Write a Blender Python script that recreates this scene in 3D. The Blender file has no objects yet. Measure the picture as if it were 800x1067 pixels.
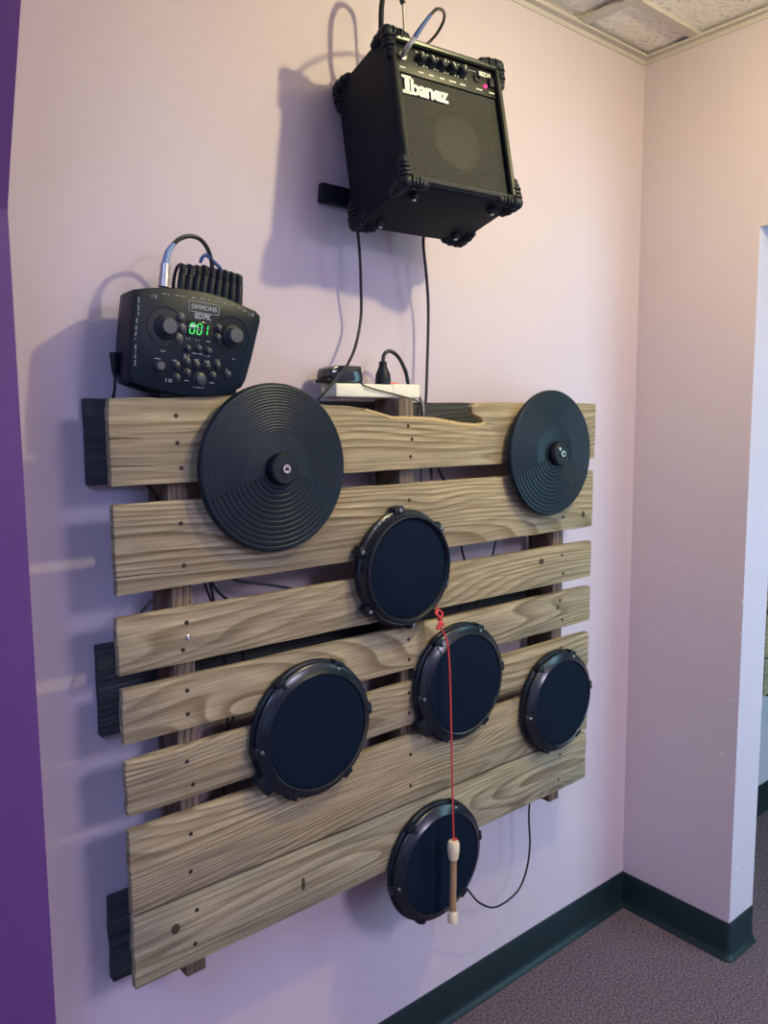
import bpy, bmesh, math, random
from mathutils import Vector, Matrix, Euler

random.seed(7)
PI = math.pi
SC = bpy.context.scene
COL = SC.collection
V = Vector

# ---------------------------------------------------------------- camera
F_PX, YAW, PITCH, ROLL = 827.45, math.radians(39.4815), math.radians(6.5289), math.radians(-0.4492)
CAM = V((-2.0404, -1.3269, 1.5003))
fw = V((math.sin(YAW)*math.cos(PITCH), math.cos(YAW)*math.cos(PITCH), -math.sin(PITCH)))
rt0 = V((math.cos(YAW), -math.sin(YAW), 0))
up0 = rt0.cross(fw)
RT = math.cos(ROLL)*rt0 + math.sin(ROLL)*up0
UP = -math.sin(ROLL)*rt0 + math.cos(ROLL)*up0


def at(px, py, y):
    """photo pixel -> point of the plane at depth y in front of the back wall"""
    d = fw + (px-400)/F_PX*RT - (py-533.5)/F_PX*UP
    return CAM + d*((y-CAM.y)/d.y)


cd = bpy.data.cameras.new('camera')
cam = bpy.data.objects.new('camera', cd)
COL.objects.link(cam)
M = Matrix((RT, UP, -fw)).transposed().to_4x4()
M.translation = CAM
cam.matrix_world = M
cd.sensor_fit = 'VERTICAL'
cd.sensor_height = 36
cd.lens = F_PX*36/1067
cd.clip_start = 0.02
SC.camera = cam

# ---------------------------------------------------------------- materials
def new_mat(name):
    m = bpy.data.materials.new(name)
    m.use_nodes = True
    nt = m.node_tree
    return m, nt, nt.nodes['Principled BSDF']


def N(nt, kind, **kw):
    n = nt.nodes.new(kind)
    for k, v in kw.items():
        if k in n.inputs:
            n.inputs[k].default_value = v
        else:
            setattr(n, k, v)
    return n


def plain(name, col, rough=.5, metal=0, bump=0, bscale=200, spec=.5, var=.0, vscale=8):
    m, nt, b = new_mat(name)
    b.inputs['Base Color'].default_value = (*col, 1)
    b.inputs['Roughness'].default_value = rough
    b.inputs['Metallic'].default_value = metal
    b.inputs['Specular IOR Level'].default_value = spec
    tc = N(nt, 'ShaderNodeTexCoord')
    if bump:
        n = N(nt, 'ShaderNodeTexNoise', Scale=bscale, Detail=3.0)
        nt.links.new(tc.outputs['Object'], n.inputs['Vector'])
        bp = N(nt, 'ShaderNodeBump', Strength=bump, Distance=.002)
        nt.links.new(n.outputs['Fac'], bp.inputs['Height'])
        nt.links.new(bp.outputs['Normal'], b.inputs['Normal'])
    if var:
        n = N(nt, 'ShaderNodeTexNoise', Scale=vscale, Detail=4.0)
        nt.links.new(tc.outputs['Object'], n.inputs['Vector'])
        mx = N(nt, 'ShaderNodeMix', data_type='RGBA')
        mx.inputs[6].default_value = (*[c*(1-var) for c in col], 1)
        mx.inputs[7].default_value = (*[min(1, c*(1+var)) for c in col], 1)
        nt.links.new(n.outputs['Fac'], mx.inputs[0])
        nt.links.new(mx.outputs[2], b.inputs['Base Color'])
    return m


def emis(name, col, st):
    m, nt, b = new_mat(name)
    b.inputs['Base Color'].default_value = (*col, 1)
    b.inputs['Emission Color'].default_value = (*col, 1)
    b.inputs['Emission Strength'].default_value = st
    return m


def wood(name, lo, mid, hi, grey, greyamt=.5, zs=26, contrast=1.0, dark=1.0):
    """sawn board: long axis along local x, face in xz; growth rings as contours of a stretched noise"""
    m, nt, b = new_mat(name)
    L = nt.links.new
    tc = N(nt, 'ShaderNodeTexCoord')
    oi = N(nt, 'ShaderNodeObjectInfo')
    mul = N(nt, 'ShaderNodeMath', operation='MULTIPLY')
    mul.inputs[1].default_value = 37.0
    L(oi.outputs['Random'], mul.inputs[0])
    cmb = N(nt, 'ShaderNodeCombineXYZ')
    L(mul.outputs[0], cmb.inputs[0]); L(mul.outputs[0], cmb.inputs[1]); L(mul.outputs[0], cmb.inputs[2])
    add = N(nt, 'ShaderNodeVectorMath', operation='ADD')
    L(tc.outputs['Object'], add.inputs[0]); L(cmb.outputs[0], add.inputs[1])
    # knots
    mp = N(nt, 'ShaderNodeMapping')
    mp.inputs['Scale'].default_value = (2.6, .4, 6.0)
    L(add.outputs[0], mp.inputs[0])
    vo = N(nt, 'ShaderNodeTexVoronoi', Scale=1.0, Randomness=1.0)
    L(mp.outputs[0], vo.inputs['Vector'])
    kn = N(nt, 'ShaderNodeMapRange')
    kn.inputs[1].default_value = .42; kn.inputs[2].default_value = 0
    kn.inputs[3].default_value = 0; kn.inputs[4].default_value = 1
    L(vo.outputs['Distance'], kn.inputs[0])
    kp = N(nt, 'ShaderNodeMath', operation='POWER'); kp.inputs[1].default_value = 2.2
    L(kn.outputs[0], kp.inputs[0])
    # rings
    mp2 = N(nt, 'ShaderNodeMapping')
    mp2.inputs['Scale'].default_value = (.75, 3.0, 7.5)
    L(add.outputs[0], mp2.inputs[0])
    n1 = N(nt, 'ShaderNodeTexNoise', Scale=1.0, Detail=.9, Roughness=.3)
    L(mp2.outputs[0], n1.inputs['Vector'])
    sp = N(nt, 'ShaderNodeSeparateXYZ')
    L(add.outputs[0], sp.inputs[0])
    zz = N(nt, 'ShaderNodeMath', operation='MULTIPLY'); zz.inputs[1].default_value = zs*2.2
    L(sp.outputs[2], zz.inputs[0])
    a1 = N(nt, 'ShaderNodeMath', operation='MULTIPLY_ADD'); a1.inputs[1].default_value = zs
    L(n1.outputs['Fac'], a1.inputs[0]); L(zz.outputs[0], a1.inputs[2])
    a2 = N(nt, 'ShaderNodeMath', operation='MULTIPLY_ADD'); a2.inputs[1].default_value = 3.4
    L(kp.outputs[0], a2.inputs[0]); L(a1.outputs[0], a2.inputs[2])
    fr = N(nt, 'ShaderNodeMath', operation='FRACT')
    L(a2.outputs[0], fr.inputs[0])
    rp = N(nt, 'ShaderNodeValToRGB')
    rp.color_ramp.elements[0].position = 0.0; rp.color_ramp.elements[0].color = (*hi, 1)
    rp.color_ramp.elements[1].position = 1.0; rp.color_ramp.elements[1].color = (*hi, 1)
    e = rp.color_ramp.elements.new(.45); e.color = (*mid, 1)
    e = rp.color_ramp.elements.new(.80); e.color = (*lo, 1)
    e = rp.color_ramp.elements.new(.90); e.color = (*lo, 1)
    L(fr.outputs[0], rp.inputs[0])
    # fade the rings in and out so that some of the board is plain
    n4 = N(nt, 'ShaderNodeTexNoise', Scale=3.0, Detail=2.0)
    L(add.outputs[0], n4.inputs['Vector'])
    fmr = N(nt, 'ShaderNodeMapRange')
    fmr.inputs[1].default_value = .3; fmr.inputs[2].default_value = .7
    fmr.inputs[3].default_value = .40*contrast; fmr.inputs[4].default_value = .95*contrast
    L(n4.outputs['Fac'], fmr.inputs[0])
    m0 = N(nt, 'ShaderNodeMix', data_type='RGBA')
    m0.inputs[6].default_value = (*mid, 1)
    L(fmr.outputs[0], m0.inputs[0]); L(rp.outputs[0], m0.inputs[7])
    # weathering
    mp3 = N(nt, 'ShaderNodeMapping'); mp3.inputs['Scale'].default_value = (2.2, 3, 6)
    L(add.outputs[0], mp3.inputs[0])
    n3 = N(nt, 'ShaderNodeTexNoise', Scale=1.3, Detail=6.0, Roughness=.65)
    L(mp3.outputs[0], n3.inputs['Vector'])
    w = N(nt, 'ShaderNodeMapRange')
    w.inputs[1].default_value = .42; w.inputs[2].default_value = .68
    w.inputs[3].default_value = 0; w.inputs[4].default_value = greyamt
    L(n3.outputs['Fac'], w.inputs[0])
    m1 = N(nt, 'ShaderNodeMix', data_type='RGBA')
    m1.inputs[7].default_value = (*grey, 1)
    L(w.outputs[0], m1.inputs[0]); L(m0.outputs[2], m1.inputs[6])
    # fine fibre
    mp5 = N(nt, 'ShaderNodeMapping'); mp5.inputs['Scale'].default_value = (7, 40, 210)
    L(add.outputs[0], mp5.inputs[0])
    n5 = N(nt, 'ShaderNodeTexNoise', Scale=1.0, Detail=3.0)
    L(mp5.outputs[0], n5.inputs['Vector'])
    f5 = N(nt, 'ShaderNodeMapRange')
    f5.inputs[1].default_value = .3; f5.inputs[2].default_value = .7
    f5.inputs[3].default_value = .60*dark; f5.inputs[4].default_value = 1.16*dark
    L(n5.outputs['Fac'], f5.inputs[0])
    vm = N(nt, 'ShaderNodeVectorMath', operation='SCALE')
    L(m1.outputs[2], vm.inputs[0]); L(f5.outputs[0], vm.inputs['Scale'])
    # knot cores
    kc = N(nt, 'ShaderNodeMapRange')
    kc.inputs[1].default_value = .10; kc.inputs[2].default_value = .03
    kc.inputs[3].default_value = 0; kc.inputs[4].default_value = .75
    L(vo.outputs['Distance'], kc.inputs[0])
    m2 = N(nt, 'ShaderNodeMix', data_type='RGBA')
    m2.inputs[7].default_value = (lo[0]*.45, lo[1]*.4, lo[2]*.4, 1)
    L(kc.outputs[0], m2.inputs[0]); L(vm.outputs[0], m2.inputs[6])
    L(m2.outputs[2], b.inputs['Base Color'])
    b.inputs['Roughness'].default_value = .75
    b.inputs['Specular IOR Level'].default_value = .25
    bp = N(nt, 'ShaderNodeBump', Strength=.35, Distance=.0015)
    L(n5.outputs['Fac'], bp.inputs['Height'])
    L(bp.outputs['Normal'], b.inputs['Normal'])
    return m


def wall_mat(name, col, chips=()):
    m, nt, b = new_mat(name)
    L = nt.links.new
    tc = N(nt, 'ShaderNodeTexCoord')
    n = N(nt, 'ShaderNodeTexNoise', Scale=1.7, Detail=4.0)
    L(tc.outputs['Object'], n.inputs['Vector'])
    mx = N(nt, 'ShaderNodeMix', data_type='RGBA')
    mx.inputs[6].default_value = (*[c*.97 for c in col], 1)
    mx.inputs[7].default_value = (*[c*1.03 for c in col], 1)
    L(n.outputs['Fac'], mx.inputs[0])
    last = mx.outputs[2]
    # chipped paint: ragged little spots of bare plaster
    nz = N(nt, 'ShaderNodeTexNoise', Scale=190.0, Detail=3.0, Roughness=.7)
    L(tc.outputs['Object'], nz.inputs['Vector'])
    for (p, r, c) in chips:
        d = N(nt, 'ShaderNodeVectorMath', operation='DISTANCE')
        L(tc.outputs['Object'], d.inputs[0]); d.inputs[1].default_value = p
        ad = N(nt, 'ShaderNodeMath', operation='MULTIPLY_ADD'); ad.inputs[1].default_value = r*2.4
        L(nz.outputs['Fac'], ad.inputs[0]); L(d.outputs['Value'], ad.inputs[2])
        lt = N(nt, 'ShaderNodeMath', operation='LESS_THAN'); lt.inputs[1].default_value = r*1.6
        L(ad.outputs[0], lt.inputs[0])
        mm = N(nt, 'ShaderNodeMix', data_type='RGBA'); mm.inputs[7].default_value = (*c, 1)
        L(lt.outputs[0], mm.inputs[0]); L(last, mm.inputs[6]); last = mm.outputs[2]
    L(last, b.inputs['Base Color'])
    b.inputs['Roughness'].default_value = .55
    b.inputs['Specular IOR Level'].default_value = .3
    n2 = N(nt, 'ShaderNodeTexNoise', Scale=90.0, Detail=3.0)
    L(tc.outputs['Object'], n2.inputs['Vector'])
    bp = N(nt, 'ShaderNodeBump', Strength=.12, Distance=.002)
    L(n2.outputs['Fac'], bp.inputs['Height']); L(bp.outputs['Normal'], b.inputs['Normal'])
    return m


def carpet_mat():
    m, nt, b = new_mat('carpet')
    L = nt.links.new
    tc = N(nt, 'ShaderNodeTexCoord')
    n = N(nt, 'ShaderNodeTexNoise', Scale=170.0, Detail=4.0, Roughness=.75)
    L(tc.outputs['Object'], n.inputs['Vector'])
    rp = N(nt, 'ShaderNodeValToRGB')
    rp.color_ramp.elements[0].position = .34; rp.color_ramp.elements[0].color = (.018, .012, .018, 1)
    rp.color_ramp.elements[1].position = .68; rp.color_ramp.elements[1].color = (.300, .225, .250, 1)
    L(n.outputs['Fac'], rp.inputs[0])
    L(rp.outputs[0], b.inputs['Base Color'])
    b.inputs['Roughness'].default_value = .95
    b.inputs['Specular IOR Level'].default_value = .1
    n2 = N(nt, 'ShaderNodeTexNoise', Scale=160.0, Detail=3.0)
    L(tc.outputs['Object'], n2.inputs['Vector'])
    bp = N(nt, 'ShaderNodeBump', Strength=.8, Distance=.006)
    L(n2.outputs['Fac'], bp.inputs['Height']); L(bp.outputs['Normal'], b.inputs['Normal'])
    return m


def ceil_mat():
    m, nt, b = new_mat('ceiling_tile')
    L = nt.links.new
    tc = N(nt, 'ShaderNodeTexCoord')
    n = N(nt, 'ShaderNodeTexNoise', Scale=75.0, Detail=2.0)
    L(tc.outputs['Object'], n.inputs['Vector'])
    rp = N(nt, 'ShaderNodeValToRGB')
    rp.color_ramp.elements[0].position = .30; rp.color_ramp.elements[0].color = (.58, .54, .50, 1)
    rp.color_ramp.elements[1].position = .44; rp.color_ramp.elements[1].color = (.86, .83, .79, 1)
    L(n.outputs['Fac'], rp.inputs[0])
    L(rp.outputs[0], b.inputs['Base Color'])
    b.inputs['Roughness'].default_value = .95
    bp = N(nt, 'ShaderNodeBump', Strength=.6, Distance=.004)
    L(n.outputs['Fac'], bp.inputs['Height']); L(bp.outputs['Normal'], b.inputs['Normal'])
    return m


def grille_mat():
    m, nt, b = new_mat('grille_cloth')
    L = nt.links.new
    tc = N(nt, 'ShaderNodeTexCoord')
    n = N(nt, 'ShaderNodeTexNoise', Scale=420.0, Detail=2.0)
    L(tc.outputs['Object'], n.inputs['Vector'])
    rp = N(nt, 'ShaderNodeValToRGB')
    rp.color_ramp.elements[0].position = .35; rp.color_ramp.elements[0].color = (.003, .004, .005, 1)
    rp.color_ramp.elements[1].position = .72; rp.color_ramp.elements[1].color = (.022, .023, .021, 1)
    L(n.outputs['Fac'], rp.inputs[0]); L(rp.outputs[0], b.inputs['Base Color'])
    b.inputs['Roughness'].default_value = .7
    return m


PAINT = (.62, .52, .585)
MAT = {
    'wall': wall_mat('lilac_paint', PAINT),
    'purple': wall_mat('purple_paint', (.125, .050, .195)),
    'white_wall': wall_mat('white_paint', (.68, .66, .64)),
    'carpet': carpet_mat(),
    'ceil': ceil_mat(),
    'tee': plain('ceiling_grid_metal', (.56, .51, .48), .5, bump=.05),
    'base': plain('dark_vinyl', (.006, .019, .024), .42, bump=.1, bscale=60),
    'wood': wood('pallet_wood', (.165, .108, .050), (.425, .330, .195), (.54, .440, .275), (.255, .215, .150), .70),
    'woodg': wood('weathered_pallet_wood', (.170, .125, .066), (.400, .330, .212), (.50, .425, .280), (.250, .218, .160), .75),
    'woodb': wood('stringer_wood', (.10, .065, .042), (.215, .150, .105), (.27, .195, .14), (.155, .125, .105), .7),
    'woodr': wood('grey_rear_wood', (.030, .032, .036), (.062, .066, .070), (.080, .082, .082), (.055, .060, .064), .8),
    'stick': plain('stick_wood', (.40, .24, .115), .5, var=.15, vscale=40),
    'nail': plain('rusty_nail', (.035, .022, .016), .6, metal=.3),
    'splinter': plain('fresh_wood', (.60, .43, .20), .8, var=.25, vscale=90),
    'knot': plain('knot_wood', (.060, .034, .020), .8, var=.5, vscale=300),
    'screw': plain('zinc_screw', (.62, .60, .55), .28, metal=1),
    'rub': plain('black_rubber', (.006, .010, .017), .5, bump=.05, spec=.3),
    'pad': plain('pad_rubber', (.0030, .0095, .0230), .85, bump=.25, bscale=500, spec=.12),
    'plast': plain('black_plastic', (.006, .010, .018), .36, spec=.3),
    'hoop': plain('satin_black_hoop', (.007, .012, .020), .24, spec=.6),
    'cym': plain('cymbal_rubber', (.0055, .0125, .022), .40, spec=.28),
    'vinyl': plain('black_tolex', (.005, .0085, .016), .6, bump=.5, bscale=500, spec=.16),
    'edge': plain('black_piping', (.030, .034, .028), .32),
    'grille': grille_mat(),
    'panel': plain('black_panel', (.012, .013, .015), .4),
    'white': plain('white_print', (.80, .80, .74), .5),
    'grey': plain('grey_print', (.30, .33, .38), .5),
    'dimgrey': plain('dim_print', (.10, .11, .13), .5),
    'steel': plain('dull_steel', (.30, .30, .30), .35, metal=1),
    'metal': plain('bright_metal', (.72, .71, .68), .22, metal=1),
    'led': emis('red_led', (1.0, .02, .14), 3.0),
    'green': emis('green_digits', (.03, 1.0, .14), .42),
    'dark': plain('display_glass', (.004, .010, .008), .12),
    'mod': plain('module_plastic', (.0022, .0075, .0190), .38, spec=.18),
    'modk': plain('module_knob', (.055, .060, .070), .45),
    'modb': plain('module_button', (.016, .022, .032), .4),
    'modl': plain('module_pale_button', (.05, .056, .064), .4),
    'cable': plain('black_cable', (.008, .009, .012), .4),
    'greycable': plain('grey_cable', (.24, .24, .25), .5),
    'blue': plain('blue_sleeve', (.030, .075, .24), .5),
    'bluepale': plain('pale_blue_sleeve', (.20, .30, .52), .5),
    'silver': plain('silver_plug', (.55, .53, .50), .35, metal=.6),
    'cream': plain('cream_rubber', (.80, .66, .44), .5),
    'strip': plain('cream_plastic', (.86, .82, .66), .4),
    'red': plain('red_cord', (.62, .050, .045), .6),
    'redsw': plain('red_switch', (.8, .10, .04), .4),
    'gloss': plain('glossy_black', (.02, .025, .035), .12),
}

# ---------------------------------------------------------------- mesh helpers
def obj(name, bm, mat, parent=None, smooth=True, angle=40, world=False, origin=None):
    """link bm as ONE object. world=True: verts are in world space, moved into the parent's frame (or about origin)"""
    if world and parent is not None:
        bm.transform(parent.matrix_world_inv if hasattr(parent, 'matrix_world_inv') else WORLD[parent.name].inverted())
    if origin is not None:
        bm.transform(Matrix.Translation(-V(origin)))
    bmesh.ops.recalc_face_normals(bm, faces=bm.faces)
    me = bpy.data.meshes.new(name)
    bm.to_mesh(me); bm.free()
    me.materials.append(MAT[mat] if isinstance(mat, str) else mat)
    if smooth:
        for p in me.polygons:
            p.use_smooth = True
        me.set_sharp_from_angle(angle=math.radians(angle))
    o = bpy.data.objects.new(name, me)
    COL.objects.link(o)
    if parent is not None:
        o.parent = parent
    if origin is not None:
        o.location = origin
    return o


WORLD = {}


def tag(o, label, cat, group=None, kind=None):
    o['label'] = label
    o['category'] = cat
    if group: o['group'] = group
    if kind: o['kind'] = kind
    return o


def thing(name, label, cat, loc=(0, 0, 0), rot=None, group=None):
    o = bpy.data.objects.new(name, None)
    o.empty_display_size = .05
    COL.objects.link(o)
    m = (rot.to_4x4() if rot is not None else Matrix.Identity(4))
    m.translation = V(loc)
    o.matrix_world = m
    o.location = V(loc)
    if rot is not None:
        o.rotation_euler = rot.to_euler()
    WORLD[o.name] = m.copy()
    return tag(o, label, cat, group)


def struct(name, bm, mat, **kw):
    o = obj(name, bm, mat, **kw)
    o['kind'] = 'structure'
    return o


def box(bm, lo, hi, bev=0, seg=2, mat=None):
    """axis-aligned box, optional bevel, optional transform"""
    t = bmesh.new()
    r = bmesh.ops.create_cube(t, size=1)
    lo, hi = V(lo), V(hi)
    for v in t.verts:
        v.co = V((lo[i] + (v.co[i]+.5)*(hi[i]-lo[i]) for i in range(3)))
    if bev:
        bmesh.ops.bevel(t, geom=list(t.edges), offset=bev, segments=seg, profile=.5, affect='EDGES')
    if mat is not None:
        t.transform(mat)
    join(bm, t)
    return bm


def join(bm, t):
    me = bpy.data.meshes.new('tmp')
    t.to_mesh(me); t.free()
    bm.from_mesh(me)
    bpy.data.meshes.remove(me)


def prism(bm, poly, a, b, axis='y', bev=0):
    """extrude a polygon (2-D points) between a and b along an axis. y: poly=(x,z); x: poly=(y,z); z: poly=(x,y)"""
    def mk(p, d):
        if axis == 'y': return V((p[0], d, p[1]))
        if axis == 'x': return V((d, p[0], p[1]))
        return V((p[0], p[1], d))
    t = bmesh.new()
    va = [t.verts.new(mk(p, a)) for p in poly]
    vb = [t.verts.new(mk(p, b)) for p in poly]
    n = len(poly)
    t.faces.new(va); t.faces.new(list(reversed(vb)))
    for i in range(n):
        j = (i+1) % n
        t.faces.new((va[i], vb[i], vb[j], va[j]))
    bmesh.ops.recalc_face_normals(t, faces=t.faces)
    if bev:
        bmesh.ops.bevel(t, geom=list(t.edges), offset=bev, segments=2, profile=.5, affect='EDGES', clamp_overlap=True)
    join(bm, t)
    return bm


def lathe(bm, prof, seg=48, axis='y', mat=None, a0=0, a1=2*PI, fn=None):
    """revolve (r, d) about an axis. axis y: disc in xz facing -y for negative d; axis z: upright"""
    t = bmesh.new()
    full = abs(a1-a0-2*PI) < 1e-6
    cnt = seg if full else seg+1
    rows = []
    for r, d in prof:
        if r < 1e-7:
            v = t.verts.new((0, d, 0) if axis == 'y' else (0, 0, d))
            rows.append([v]*cnt)
            continue
        row = []
        for i in range(cnt):
            a = a0 + (a1-a0)*i/seg
            row.append(t.verts.new((r*math.cos(a), d, r*math.sin(a)) if axis == 'y' else (r*math.cos(a), r*math.sin(a), d)))
        rows.append(row)
    for k in range(len(rows)-1):
        A, B = rows[k], rows[k+1]
        for i in range(seg):
            j = (i+1) % cnt
            q = []
            for v in (A[i], A[j], B[j], B[i]):
                if v not in q: q.append(v)
            if len(q) > 2:
                try: t.faces.new(q)
                except ValueError: pass
    if mat is not None:
        t.transform(mat)
    join(bm, t)
    return bm


def spline(pts, n=8):
    """Catmull-Rom through points"""
    P = [V(p) for p in pts]
    if len(P) < 3:
        return P
    P = [P[0]*2-P[1]] + P + [P[-1]*2-P[-2]]
    out = []
    for i in range(1, len(P)-2):
        for k in range(n):
            t = k/n
            a, b, c, d = P[i-1], P[i], P[i+1], P[i+2]
            out.append(.5*((2*b)+(-a+c)*t+(2*a-5*b+4*c-d)*t*t+(-a+3*b-3*c+d)*t**3))
    out.append(P[-2])
    return out


def tube(bm, pts, r, seg=8, n=8, closed=False, smooth=True):
    P = spline(pts, n) if smooth else [V(p) for p in pts]
    t = bmesh.new()
    rings = []
    nrm = None
    for i, p in enumerate(P):
        d = (P[min(i+1, len(P)-1)]-P[max(i-1, 0)]).normalized()
        if nrm is None:
            nrm = d.orthogonal().normalized()
        nrm = (nrm - d*nrm.dot(d)).normalized()
        bi = d.cross(nrm)
        rr = r(i/(len(P)-1)) if callable(r) else r
        rings.append([t.verts.new(p + rr*(math.cos(2*PI*k/seg)*nrm + math.sin(2*PI*k/seg)*bi)) for k in range(seg)])
    for a, b in zip(rings, rings[1:]):
        for k in range(seg):
            t.faces.new((a[k], a[(k+1) % seg], b[(k+1) % seg], b[k]))
    t.faces.new(rings[0]); t.faces.new(list(reversed(rings[-1])))
    join(bm, t)
    return bm


def torus(bm, R, r, mat=None, seg=40, s2=8, a0=0, a1=2*PI):
    """ring in the xz plane about y"""
    prof = [(R + r*math.cos(2*PI*k/s2), r*math.sin(2*PI*k/s2)) for k in range(s2+1)]
    return lathe(bm, prof, seg, 'y', mat, a0, a1)


def text_bm(s, size, depth=.0004, bold=0.0, shear=0, space=1.0):
    """lettering in the xz plane, baseline at z=0, centred on x, facing -y"""
    cu = bpy.data.curves.new('lettering', 'FONT')
    cu.body = s; cu.size = size; cu.extrude = depth/2; cu.offset = bold; cu.shear = shear
    cu.align_x = 'CENTER'; cu.resolution_u = 3; cu.space_character = space
    o = bpy.data.objects.new('lettering', cu)
    COL.objects.link(o)
    dg = bpy.context.evaluated_depsgraph_get()
    me = bpy.data.meshes.new_from_object(o.evaluated_get(dg))
    bm = bmesh.new(); bm.from_mesh(me)
    bpy.data.objects.remove(o); bpy.data.meshes.remove(me); bpy.data.curves.remove(cu)
    bm.transform(Matrix.Rotation(PI/2, 4, 'X'))
    return bm


def T(x, y, z): return Matrix.Translation((x, y, z))


def copy_tree(o, parent=None):
    c = o.copy()
    COL.objects.link(c)
    if parent is not None:
        c.parent = parent
    for ch in list(o.children):
        copy_tree(ch, c)
    return c


# ---------------------------------------------------------------- the room
HC = 2.484
XA = -1.71          # archway wall, room side
YF = -4.2           # front wall

struct('floor', box(bmesh.new(), (-4.0, YF-.12, -.12), (3.2, .12, 0)), 'carpet', smooth=False)
struct('wall_back', box(bmesh.new(), (-4.0, 0, 0), (3.2, .12, HC+.05)), 'wall', smooth=False)
# wall on the right with a doorless opening 34 cm from the corner
chips = [((.0, -.300, .585), .010, (.80, .74, .58)), ((.0, -.325, .745), .006, (.85, .8, .75)), ((.0, -.285, .72), .004, (.85, .8, .75)),
         ((.0, -.335, .93), .007, (.9, .88, .85)), ((.0, -.25, 1.02), .004, (.85, .8, .78)), ((.0, -.14, 1.1), .004, (.8, .74, .72)),
         ((.0, -.338, 1.02), .006, (.9, .88, .88)), ((.0, -.17, .27), .006, (.80, .74, .74)), ((.0, -.245, .20), .005, (.82, .78, .78)),
         ((.035, -.341, .26), .012, (.74, .70, .74)), ((.05, -.341, .21), .008, (.74, .70, .74)), ((.055, -.341, .33), .007, (.74, .70, .74)), ((.02, -.341, .86), .006, (.92, .92, .92)),
         ((.0, -.339, 1.28), .006, (.9, .88, .86)), ((.0, -.338, .66), .005, (.9, .88, .86)), ((.0, -.333, .52), .005, (.9, .88, .86))]
YO1, YO2, ZO, XT = -.341, -1.32, 1.978, .135  # unseen far edge of the opening set to screen side daylight from the back wall
struct('wall_right', prism(bmesh.new(), [(0, 0), (0, HC+.05), (YF, HC+.05), (YF, 0), (YO2, 0), (YO2, ZO), (YO1, ZO), (YO1, 0)], 0, XT, 'x'),
       wall_mat('lilac_paint_chipped', PAINT, chips), smooth=False)
# archway wall on the left, purple, with sloped shoulders
arch = [(-.10, 0), (-.10, 1.80), (-.128, 1.862), (-.214, 2.032), (-.30, 2.165), (-.42, 2.27), (-.60, 2.345), (-.95, 2.385)]
arch2 = [(-2.3-y, z) for y, z in reversed(arch)]
struct('wall_left', prism(bmesh.new(), [(0, 0), (0, HC+.05), (YF, HC+.05), (YF, 0)] + list(reversed(arch + arch2)), XA-.16, XA, 'x'), 'purple', smooth=False)
struct('wall_far_left', box(bmesh.new(), (-4.12, YF, 0), (-4.0, .12, HC+.05)), 'white_wall', smooth=False)
struct('wall_far_right', box(bmesh.new(), (3.2, YF, 0), (3.32, .12, HC+.05)), 'wall', smooth=False)
# front walls with broad windows, behind the photographer and in the room past the opening
def window_wall(n, x0, x1, wx0, wx1, wz0, wz1, y):
    bm = bmesh.new()
    box(bm, (x0, y-.12, 0), (wx0, y, HC+.05)); box(bm, (wx1, y-.12, 0), (x1, y, HC+.05))
    box(bm, (wx0, y-.12, 0), (wx1, y, wz0)); box(bm, (wx0, y-.12, wz1), (wx1, y, HC+.05))
    struct('wall_front' if n == 1 else 'wall_beyond', bm, 'white_wall', smooth=False)
    bm = bmesh.new()
    for a in (wx0, (wx0+wx1)/2-.025, wx1-.05):
        box(bm, (a, y-.12, wz0), (a+.05, y-.06, wz1))
    box(bm, (wx0, y-.12, wz0), (wx1, y-.06, wz0+.05)); box(bm, (wx0, y-.12, wz1-.05), (wx1, y-.06, wz1))
    struct('window_%d' % n, bm, 'white_wall', smooth=False)
    return ((wx0+wx1)/2, y-.02, (wz0+wz1)/2), wx1-wx0, wz1-wz0


WIN1 = window_wall(1, -4.12, XT, -3.4, -.1, .4, 2.25, YF)
WIN2 = window_wall(2, XT, 3.32, .30, 1.15, .25, 2.1, -1.85)  # unseen wall and window brought close so their daylight brightens the jamb

# ceiling: lay-in tiles above a metal grid
TX, TY = -.300, -.157
xs = sorted([TX - .61*k for k in range(0, 7)] + [TX+.61*k for k in range(1, 6)] )
ys = sorted([TY - .61*k for k in range(0, 8)])
bm = bmesh.new()
gx = [-4.0]+xs+[3.2]
gy = [YF]+ys+[0]
for i in range(len(gx)-1):
    for j in range(len(gy)-1):
        if gx[i+1]-gx[i] > .02 and gy[j+1]-gy[j] > .02:
            dz = .012 if not (abs(gx[i+1]-TX) < .01 and j == len(gy)-2) else .022
            box(bm, (gx[i], gy[j], HC+dz), (gx[i+1], gy[j+1], HC+.06))
struct('ceiling', bm, 'ceil', smooth=False)
bm = bmesh.new()
for x in xs:
    box(bm, (x-.013, YF, HC+.002), (x+.013, 0, HC+.013))
for y in ys:
    box(bm, (-4, y-.013, HC+.0025), (3.2, y+.013, HC+.0135))
struct('trim_1', bm, 'tee', smooth=False)
bm = bmesh.new()
box(bm, (XA, -.020, HC-.002), (0, 0, HC+.004)); box(bm, (-.020, YF, HC-.002), (0, -.02, HC+.004))
box(bm, (XA, -.003, HC-.014), (0, 0, HC+.004)); box(bm, (-.003, YF, HC-.014), (0, -.003, HC+.004))
struct('trim_2', bm, 'tee', smooth=False)


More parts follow.
